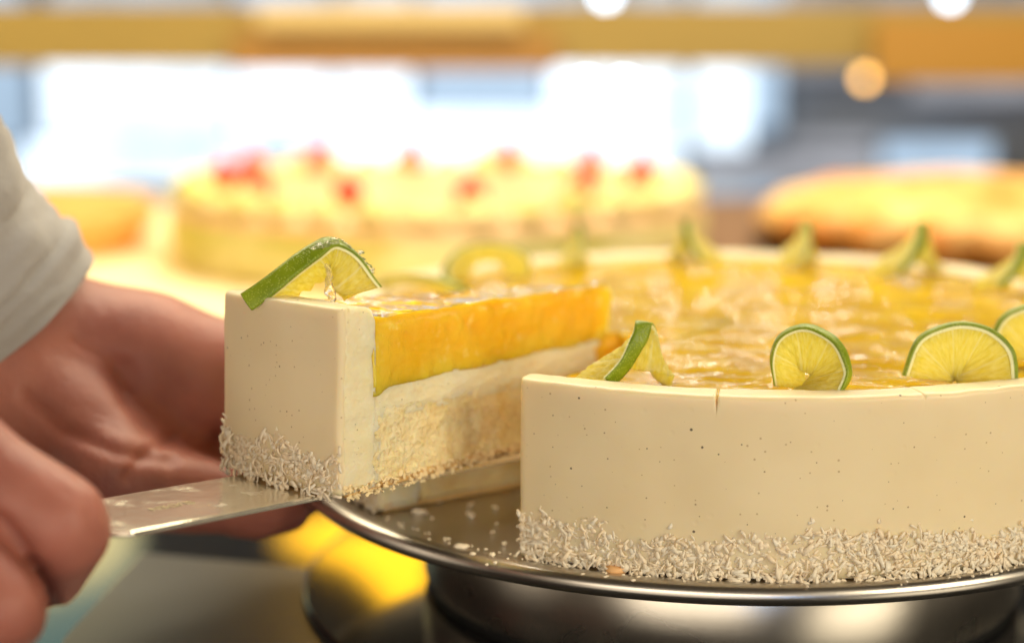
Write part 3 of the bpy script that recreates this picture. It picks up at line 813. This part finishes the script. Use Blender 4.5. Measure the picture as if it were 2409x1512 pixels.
# fist: index and middle finger seen, the others and the hand off the left edge
def P3(x, y, d, r): return (at(x, y, d), r)
chain(hV, hF, [P3(-190, 1010, .385, .0135), P3(-20, 1135, .385, .0118), P3(135, 1225, .384, .0113), P3(150, 1250, .386, .0108), P3(110, 1345, .398, .0092), P3(-40, 1400, .418, .0085), P3(-130, 1330, .425, .0078)])
chain(hV, hF, [P3(-300, 1150, .375, .0130), P3(-140, 1310, .372, .0108), P3(0, 1425, .370, .0100), P3(8, 1445, .374, .0096), P3(-40, 1480, .388, .0090), P3(-160, 1500, .405, .0080)])
chain(hV, hF, [P3(-420, 1330, .365, .0125), P3(-260, 1470, .360, .0108), P3(-130, 1560, .360, .0100), P3(-140, 1600, .374, .0090), P3(-260, 1620, .395, .0080)])
chain(hV, hF, [P3(-520, 1480, .360, .0115), P3(-400, 1600, .352, .0095), P3(-300, 1680, .352, .0088), P3(-330, 1720, .366, .0080), P3(-420, 1720, .385, .0072)])
# back of the fist + thumb on the far side of the handle
for a_, b_, r_ in (((-190, 1010, .385), (-520, 1000, .39), .015), ((-300, 1150, .375), (-560, 1100, .38), .016), ((-420, 1330, .365), (-620, 1200, .37), .016), ((-520, 1480, .36), (-700, 1300, .365), .015)):
    capsule(hV, hF, at(*a_), at(*b_), .0128, r_)
chain(hV, hF, [P3(-520, 1150, .42, .017), P3(-330, 1080, .44, .013), P3(-150, 1110, .445, .0105), P3(-60, 1150, .440, .0095)])
chain(hV, hF, [P3(-600, 1150, .38, .024), P3(-900, 1250, .36, .026), P3(-1500, 1500, .33, .030), P3(-2600, 1800, .30, .038)])
# open hand behind the slice, palm up
chain(hV, hF, [P3(-600, 150, .50, .036), P3(-150, 590, .535, .030), P3(40, 820, .540, .0275)])
capsule(hV, hF, at(-90, 780, .530), at(60, 960, .530), .026, .024)
capsule(hV, hF, at(40, 820, .545), at(190, 845, .550), .0285, .0270)
capsule(hV, hF, at(60, 960, .530), at(230, 1060, .530), .024, .0225)
capsule(hV, hF, at(170, 845, .550), at(340, 860, .553), .0265, .0255)                     # thenar
capsule(hV, hF, at(340, 860, .553), at(480, 890, .556), .0255, .0215)
chain(hV, hF, [P3(470, 895, .556, .0200), P3(600, 935, .564, .0140), P3(690, 980, .572, .0105)])   # thumb goes on behind the slice
capsule(hV, hF, at(200, 1000, .545), at(400, 1080, .565), .0240, .0190)                     # hollow of the palm
capsule(hV, hF, at(230, 1060, .530), at(420, 1130, .540), .0215, .0165)
capsule(hV, hF, at(380, 1085, .560), at(560, 1140, .575), .0170, .0130)
capsule(hV, hF, at(250, 1120, .515), at(480, 1165, .530), .0170, .0130)
for (x0, y0, d0, x1, y1, d1, x2, y2, d2, x3, y3, d3, r_) in (
    (480, 1120, .575, 620, 1130, .60, 690, 1070, .612, 700, 980, .615, .0092),
    (490, 1145, .560, 640, 1165, .580, 715, 1120, .592, 725, 1040, .598, .0094),
    (500, 1160, .545, 640, 1195, .560, 715, 1160, .572, 722, 1085, .580, .0092),
    (490, 1180, .528, 600, 1212, .538, 680, 1200, .548, 705, 1150, .556, .0080)):
    chain(hV, hF, [P3(x0, y0, d0, r_*1.25), P3(x1, y1, d1, r_), P3(x2, y2, d2, r_*.92), P3(x3, y3, d3, r_*.8)])
pm = mesh_obj('person_raw', hV, hF)
md = pm.modifiers.new('r', 'REMESH'); md.mode = 'VOXEL'; md.voxel_size = .0013; md.use_smooth_shade = True
md = pm.modifiers.new('s', 'SMOOTH'); md.factor = .6; md.iterations = 8
dg = bpy.context.evaluated_depsgraph_get(); me = bpy.data.meshes.new_from_object(pm.evaluated_get(dg))
bpy.data.objects.remove(pm, do_unlink=True)
person = bpy.data.objects.new('person', me); COL.objects.link(person); me.materials.clear(); me.materials.append(M_skin)
vg = person.vertex_groups.new(name='palm_smooth')
_co = np.empty(len(me.vertices)*3); me.vertices.foreach_get('co', _co); _co = _co.reshape(-1, 3)
_sel = np.nonzero((_co[:, 1] > .475) & (_co[:, 0] < -.075*_co[:, 1]/.56-.02))[0].tolist(); vg.add(_sel, 1.0, 'REPLACE')
md = person.modifiers.new('s', 'SMOOTH'); md.factor = .8; md.iterations = 60; md.vertex_group = 'palm_smooth'
_dg = bpy.context.evaluated_depsgraph_get(); me2 = bpy.data.meshes.new_from_object(person.evaluated_get(_dg))
person.modifiers.clear(); person.data = me2; me = me2
tag(person, 'person in white jacket gripping a cake server, open palm under the slice', 'person')
# creases: pressed in along curves (points given on the skin)
cre = [([(-40, 1200), (10, 1235), (60, 1300), (112, 1390), (128, 1440)], .375, .0024, .0015),
       ([(285, 870), (310, 930), (360, 985), (440, 1030), (580, 1055)], .545, .0030, .0045),
       ([(60, 930), (150, 1010), (270, 1060), (400, 1080)], .53, .0014, .0026),
       ([(300, 1120), (350, 1060), (420, 1010)], .53, .0012, .0022),
       ([(180, 800), (240, 830), (270, 850)], .54, .0010, .0022),
       ([(170, 1100), (205, 1180), (215, 1260)], .375, .0003, .0008),
       ([(140, 1150), (200, 1180), (225, 1260)], .372, .00025, .0010)]
nv_ = len(me.vertices); co = np.empty(nv_*3); me.vertices.foreach_get('co', co); co = co.reshape(-1, 3)
no = np.empty(nv_*3); me.vertices.foreach_get('normal', no); no = no.reshape(-1, 3)
rel = co-np.array([0, 0, CAMZ]); fw = np.array(FWD); up_ = np.array(UP)
dep = rel@fw; sx = 1204.5+rel[:, 0]/dep*F; sy = 756-(rel@up_)/dep*F
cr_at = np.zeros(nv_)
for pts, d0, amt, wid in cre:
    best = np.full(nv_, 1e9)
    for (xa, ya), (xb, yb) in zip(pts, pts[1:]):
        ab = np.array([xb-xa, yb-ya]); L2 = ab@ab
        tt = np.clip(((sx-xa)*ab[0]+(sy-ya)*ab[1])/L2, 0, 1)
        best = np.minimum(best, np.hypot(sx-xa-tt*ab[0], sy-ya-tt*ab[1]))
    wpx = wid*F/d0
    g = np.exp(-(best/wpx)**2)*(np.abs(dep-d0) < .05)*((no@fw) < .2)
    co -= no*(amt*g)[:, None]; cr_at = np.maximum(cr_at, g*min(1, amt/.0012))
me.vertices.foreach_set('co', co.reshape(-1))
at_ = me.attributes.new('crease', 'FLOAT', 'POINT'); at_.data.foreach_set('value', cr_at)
me.update()

# sleeves
def sleeve(name, pts, rs_, seed, mat=M_cloth, th=.0022, hemw=.012):
    V, Fc = [], []; n = 64
    P = [Vector(p) for p in pts]; NS = 60
    def sample(u):
        x = u*(len(P)-1); i = min(int(x), len(P)-2); t_ = x-i
        return P[i].lerp(P[i+1], t_), rs_[i]+(rs_[i+1]-rs_[i])*t_
    rings = []
    for i in range(NS+1):
        u = (i/NS)**1.5; c, r = sample(u); c2, _ = sample(min(1, u+.01)); c1, _ = sample(max(0, u-.01))
        d = (c2-c1).normalized(); s = d.cross(Vector((0, 0, 1))).normalized(); m = s.cross(d)
        rings.append((c, r, s, m, u))
    def ring(c, r, s, m, u, off):
        for k in range(n):
            a = 2*math.pi*k/n
            w = .0035*min(1, .15+u*8)*noise.noise(Vector((math.cos(a)*1.5, math.sin(a)*1.5, u*9+seed)))+.0012*noise.noise(Vector((math.cos(a)*3, math.sin(a)*3, u*30+seed)))
            V.append(c+(s*math.cos(a)+m*math.sin(a))*(r+off+w))
    hem = .0
    for q in rings:
        dd = (q[0]-rings[0][0]).length
        ring(*q, .0017 if dd < hemw else (-.0006 if dd < hemw+.0015 else 0))
    no_ = len(rings)
    for q in rings[:14][::1]: ring(*q, -th)
    for i in range(no_-1):
        for k in range(n):
            k2 = (k+1) % n; Fc.append((i*n+k, i*n+k2, (i+1)*n+k2, (i+1)*n+k))
    for i in range(13):
        for k in range(n):
            k2 = (k+1) % n; a = (no_+i)*n; Fc.append((a+k, a+n+k, a+n+k2, a+k2))
    for k in range(n):
        k2 = (k+1) % n; Fc.append((k, no_*n+k, no_*n+k2, k2))
    Fc.append(tuple((no_-1)*n+k for k in range(n)))
    return mesh_obj(name, V, Fc, mat, person)
sleeve('jacket_sleeve', [at(-8, 758, .540), at(-166, 578, .526), at(-440, 250, .50), at(-1200, -500, .44)], [.0355, .0375, .044, .055], 1)
sleeve('jacket_sleeve', [at(-1150, 1400, .345), at(-1600, 1600, .325), at(-2900, 1900, .29)], [.036, .040, .052], 7)

# ---------------------------------------------------------------- loose crumbs on the plate and the blade
rg = random.Random(12)
crumb_spots = [(1085, 1290, 'long pale coconut shred lying on the plate left of the cut corner', 2.6), (1112, 1306, 'round coconut crumb on the plate left of the cut corner, second from the left', 1.7),
               (1158, 1308, 'round coconut crumb on the plate close to the cut corner, above a smaller one', 1.9), (1165, 1326, 'small coconut crumb just inside the plate rim near the cut corner', 1.3),
               (1145, 1330, 'tiny yellow crumb on the plate rim left of the cut corner', 1.1), (1186, 1281, 'blurred round crumb on the plate beside the cut face', 1.6),
               (1448, 1348, 'orange toasted coconut flake lying on the plate before the coating', 3.6), (1426, 1358, 'tiny white crumb on the plate left of the toasted flake', 1.1),
               (1372, 1352, 'tiny crumb on the plate in the shadow left of the toasted flake', 1.0), (1490, 1366, 'tiny white crumb on the plate right of the toasted flake', 1.0),
               (1110, 1215, 'blurred crumb standing alone under the lifted slice', 2.0), (985, 1208, 'long blurred crumb under the lifted slice', 3.0)]
def ground(x, y, z):
    k = at(x, y, 1)-Vector((0, 0, CAMZ)); return Vector((0, 0, CAMZ))+k*((z-CAMZ)/k.z)
M_toast = plain('toasted_coconut', (.85, .50, .22), .6); M_pale = plain('pale_coconut', (.90, .80, .62), .5)
for (x, y, lab, sz) in crumb_spots:
    c = ground(x, y, PLZ); V, Fc = [], []
    s_ = sz*.0005
    # irregular lump: noisy icosphere-like lathe
    for i in range(7):
        la = math.pi*i/6
        for k in range(10):
            a = 2*math.pi*k/10
            d = Vector((math.sin(la)*math.cos(a), math.sin(la)*math.sin(a), math.cos(la)))
            rr = 1+.45*noise.noise(d*1.7+Vector((x*.01, y*.01, 0)))
            V.append(Vector((d.x*rr*s_*(1.6 if 'long' in lab or 'flake' in lab else 1), d.y*rr*s_, (d.z*rr+.8)*s_*.7)))
    for i in range(6):
        for k in range(10): k2 = (k+1) % 10; Fc.append((i*10+k, i*10+k2, (i+1)*10+k2, (i+1)*10+k))
    o = mesh_obj('crumb', V, Fc, M_toast if 'orange' in lab else M_pale); o.location = c; o.rotation_euler = (0, 0, rg.uniform(-.4, .4))
    tag(o, lab, 'crumb', 'loose crumbs on the plate')
V, Fc = [], []
for q in range(80):
    a = rad(rg.uniform(-60, 25)); r = R+rg.uniform(.0005, .006)*rg.random()
    c = Vector((CX+r*math.sin(a), CY-r*math.cos(a), PLZ+.0006)); d = Vector((rg.gauss(0, 1), rg.gauss(0, 1), .1)).normalized(); s = d.orthogonal(); s.normalize(); m = d.cross(s)
    add_flake(V, Fc, c, d, s, m, rg.uniform(.0003, .0012), rg.uniform(.0003, .0006), .0004, 0, rg)
for q in range(22):
    a = rad(rg.uniform(-57, -40)); r = R-rg.uniform(.0, .07)
    c = Vector((CX+r*math.sin(a*1.0), CY-r*math.cos(a), PLZ+.0006)); d = Vector((rg.gauss(0, 1), rg.gauss(0, 1), .3)).normalized(); s = d.orthogonal(); s.normalize(); m = d.cross(s)
    add_flake(V, Fc, c, d, s, m, rg.uniform(.0006, .0022), rg.uniform(.0004, .0009), .0005, 0, rg)
fo = mesh_obj('coconut_crumbs', V, Fc, M_pale, None, smooth=False); fo['kind'] = 'stuff'; fo['label'] = 'fine coconut crumbs scattered on the steel plate round the cake'; fo['category'] = 'crumbs'

# ---------------------------------------------------------------- cakes in the background
C2 = at(1030, 600, 1.36); c2 = (C2.x, 1.36)
z2 = .192-.104-.058+.0
bcake = tag(empty('strawberry_cake', (c2[0], c2[1], 0)), 'blurred pale yellow cake with strawberries round its pink top', 'cake')
t = NT('pale_yellow_cream'); t.set(Base_Color=t.mix(t.ramp(t.noise(16, 4, .6), .38, .62), (.58, .50, .09), (.90, .80, .40)), Roughness=.5); M_py = t.m
zt2 = CAMZ-.134
lathe('body', [(.0001, .006), (.208, .006), (.213, .010), (.213, zt2-.024), (.210, zt2-.014), (.198, zt2-.004), (.0001, zt2-.004)], (0, 0, 0), M_py, bcake, 96)
lathe('glaze', [(.0001, zt2), (.10, zt2), (.190, zt2-.001), (.200, zt2-.004), (.210, zt2-.012), (.211, zt2-.016), (.0001, zt2-.0045)], (0, 0, 0), plain('pink_glaze', (.92, .55, .30), .3), bcake, 96)
lathe('board', [(.0001, .0005), (.225, .0005), (.227, .003), (.225, .0055), (.0001, .0055)], (0, 0, 0), plain('gold_board', (.85, .62, .25), .4), bcake, 96)
t = NT('strawberry_red'); t.set(Base_Color=(.72, .09, .05), Roughness=.3); M_straw = t.m
M_leaf = plain('strawberry_leaf', (.08, .22, .03), .5)
def berry(loc, s, tilt):
    o = empty('strawberry')
    lathe('fruit', [(.0001, 0), (.55, .03), (.92, .3), (1, .65), (.85, 1.15), (.5, 1.7), (.2, 2.05), (.0001, 2.15)], (0, 0, 0), M_straw, o, 20)
    V, Fc = [], []
    for k in range(6):
        a = k*math.pi/3; b = len(V)
        for (r_, w_, z_) in ((0, .18, .02), (.6, .28, -.04), (1.1, .02, .25)):
            for sg in (-1, 1): V.append((r_*math.cos(a)-sg*w_*math.sin(a), r_*math.sin(a)+sg*w_*math.cos(a), z_))
        Fc += [(b, b+1, b+3, b+2), (b+2, b+3, b+5, b+4)]
    lf = mesh_obj('leaf', V, Fc, M_leaf, o); lf.modifiers.new('s', 'SOLIDIFY').thickness = .05
    o.location = loc; o.scale = (s, s, s); o.rotation_euler = (tilt, 0, loc[0]*9)
    return o
nb = 12
for i in range(nb):
    a = 2*math.pi*(i+.35)/nb
    loc = (c2[0]+.168*math.sin(a), c2[1]-.168*math.cos(a), zt2-.0005)
    o = berry(loc, .0120, .05*math.sin(i*3))
    side = 'front' if math.cos(a) > 0 else 'back'
    order = ['first', 'second', 'third', 'fourth', 'fifth', 'sixth']
    xs = sorted([(c2[0]+.168*math.sin(2*math.pi*(j+.35)/nb)) for j in range(nb) if (math.cos(2*math.pi*(j+.35)/nb) > 0) == (side == 'front')])
    k = min(range(len(xs)), key=lambda q: abs(xs[q]-loc[0]))
    tag(o, f'blurred red strawberry, {order[k]} from the left in the {side} row of the pale cake', 'strawberry', 'strawberries on the pale cake behind')

# golden fluted loaf-like cake at right
gx = at(2345, 600, 1.36).x
gc = tag(empty('golden_cake', (gx, 1.36, 0)), 'blurred golden baked cake with fluted sides at right behind the lime cake', 'cake')
V, Fc = [], []
gz = CAMZ-.134
prof = [(.0001, gz), (.05, gz+.001), (.10, gz-.001), (.145, gz-.004), (.170, gz-.012), (.182, gz-.024), (.178, gz-.036), (.165, gz-.043), (.16, .012), (.0001, .012)]
n = 160
for k in range(n):
    a = 2*math.pi*k/n
    for r_, z_ in prof:
        fl = 1+.05*math.sin(a*22)*(1 if .03 < r_ else 0)*min(1, max(0, (gz-z_)/.03)) + .015*noise.noise(Vector((math.cos(a)*3, math.sin(a)*3, z_*20)))
        V.append((r_*fl*math.sin(a), -r_*fl*math.cos(a), z_+.004*noise.noise(Vector((r_*30*math.sin(a), r_*30*math.cos(a), 0)))*(1 if z_ > gz-.02 else 0)))
mm = len(prof)
for k in range(n):
    k2 = (k+1) % n
    for i in range(mm-1): Fc.append((k*mm+i, k2*mm+i, k2*mm+i+1, k*mm+i+1)[::-1])
t = NT('golden_crust'); t.set(Base_Color=t.mix(t.ramp(t.noise(16, 4, .6), .4, .6), (.66, .22, .02), (.92, .62, .22)), Roughness=.45)
mesh_obj('crust', V, Fc, t.m, gc)
lathe('board', [(.0001, .0005), (.195, .0005), (.197, .005), (.195, .0115), (.0001, .0115)], (0, 0, 0), plain('brown_board', (.30, .10, .02), .5), gc, 96)
# orange tart at far left and pale paper
tx = at(20, 520, 1.4).x
tt_ = tag(empty('orange_tart', (tx, 1.4, 0)), 'blurred orange tart at the far left behind the sleeve', 'tart')
lathe('filling', [(.0001, .042), (.08, .041), (.10, .036)], (0, 0, 0), plain('orange_filling', (.95, .36, .05), .3), tt_, 64)
lathe('crust', [(.0001, .001), (.10, .001), (.118, .03), (.118, .042), (.110, .046), (.100, .038)], (0, 0, 0), plain('tart_crust', (.75, .42, .12), .6), tt_, 64)
c0 = at(230, 610, 1.0)
pp = box_obj('parchment_sheet', (c0.x-.22, 1.30, .0025), (.90, .90, .004), plain('cream_parchment', (.95, .80, .50), .6), bevel=.001)
tag(pp, 'pale cream parchment sheet on the counter behind the wrist', 'parchment')

bd = box_obj('cover_board', (.26, 1.42, .006), (.36, .62, .011), plain('matte_brown', (.20, .11, .06), .7), bevel=.003, rz=.1)  # matte board added to cover the window reflection in the counter
tag(bd, 'dark brown board added over the counter reflection between the strawberry cake and the golden cake', 'board')

V, Fc = [], []
rg = random.Random(8)
for q in range(34):
    a = 2*math.pi*q/34; b = len(V); h_ = rg.uniform(.010, .017); w_ = rg.uniform(.014, .019)
    cx_, cy_ = c2[0]+.194*math.sin(a), c2[1]-.194*math.cos(a)
    for (rr_, zz_) in ((1, -.2), (1.05, .2), (.8, .55), (.45, .85), (.12, 1.1)):
        for k in range(14):
            t_ = 2*math.pi*k/14; f_ = 1+.16*math.cos(t_*5+zz_*3)
            V.append((cx_+w_*rr_*f_*math.cos(t_)-c2[0], cy_+w_*rr_*f_*math.sin(t_)-c2[1], zt2-.004+h_*zz_))
    for i in range(4):
        for k in range(14): k2 = (k+1) % 14; Fc.append((b+i*14+k, b+i*14+k2, b+(i+1)*14+k2, b+(i+1)*14+k))
    Fc.append(tuple(b+56+k for k in range(14)))
mesh_obj('piped_cream', V, Fc, M_py, bcake)
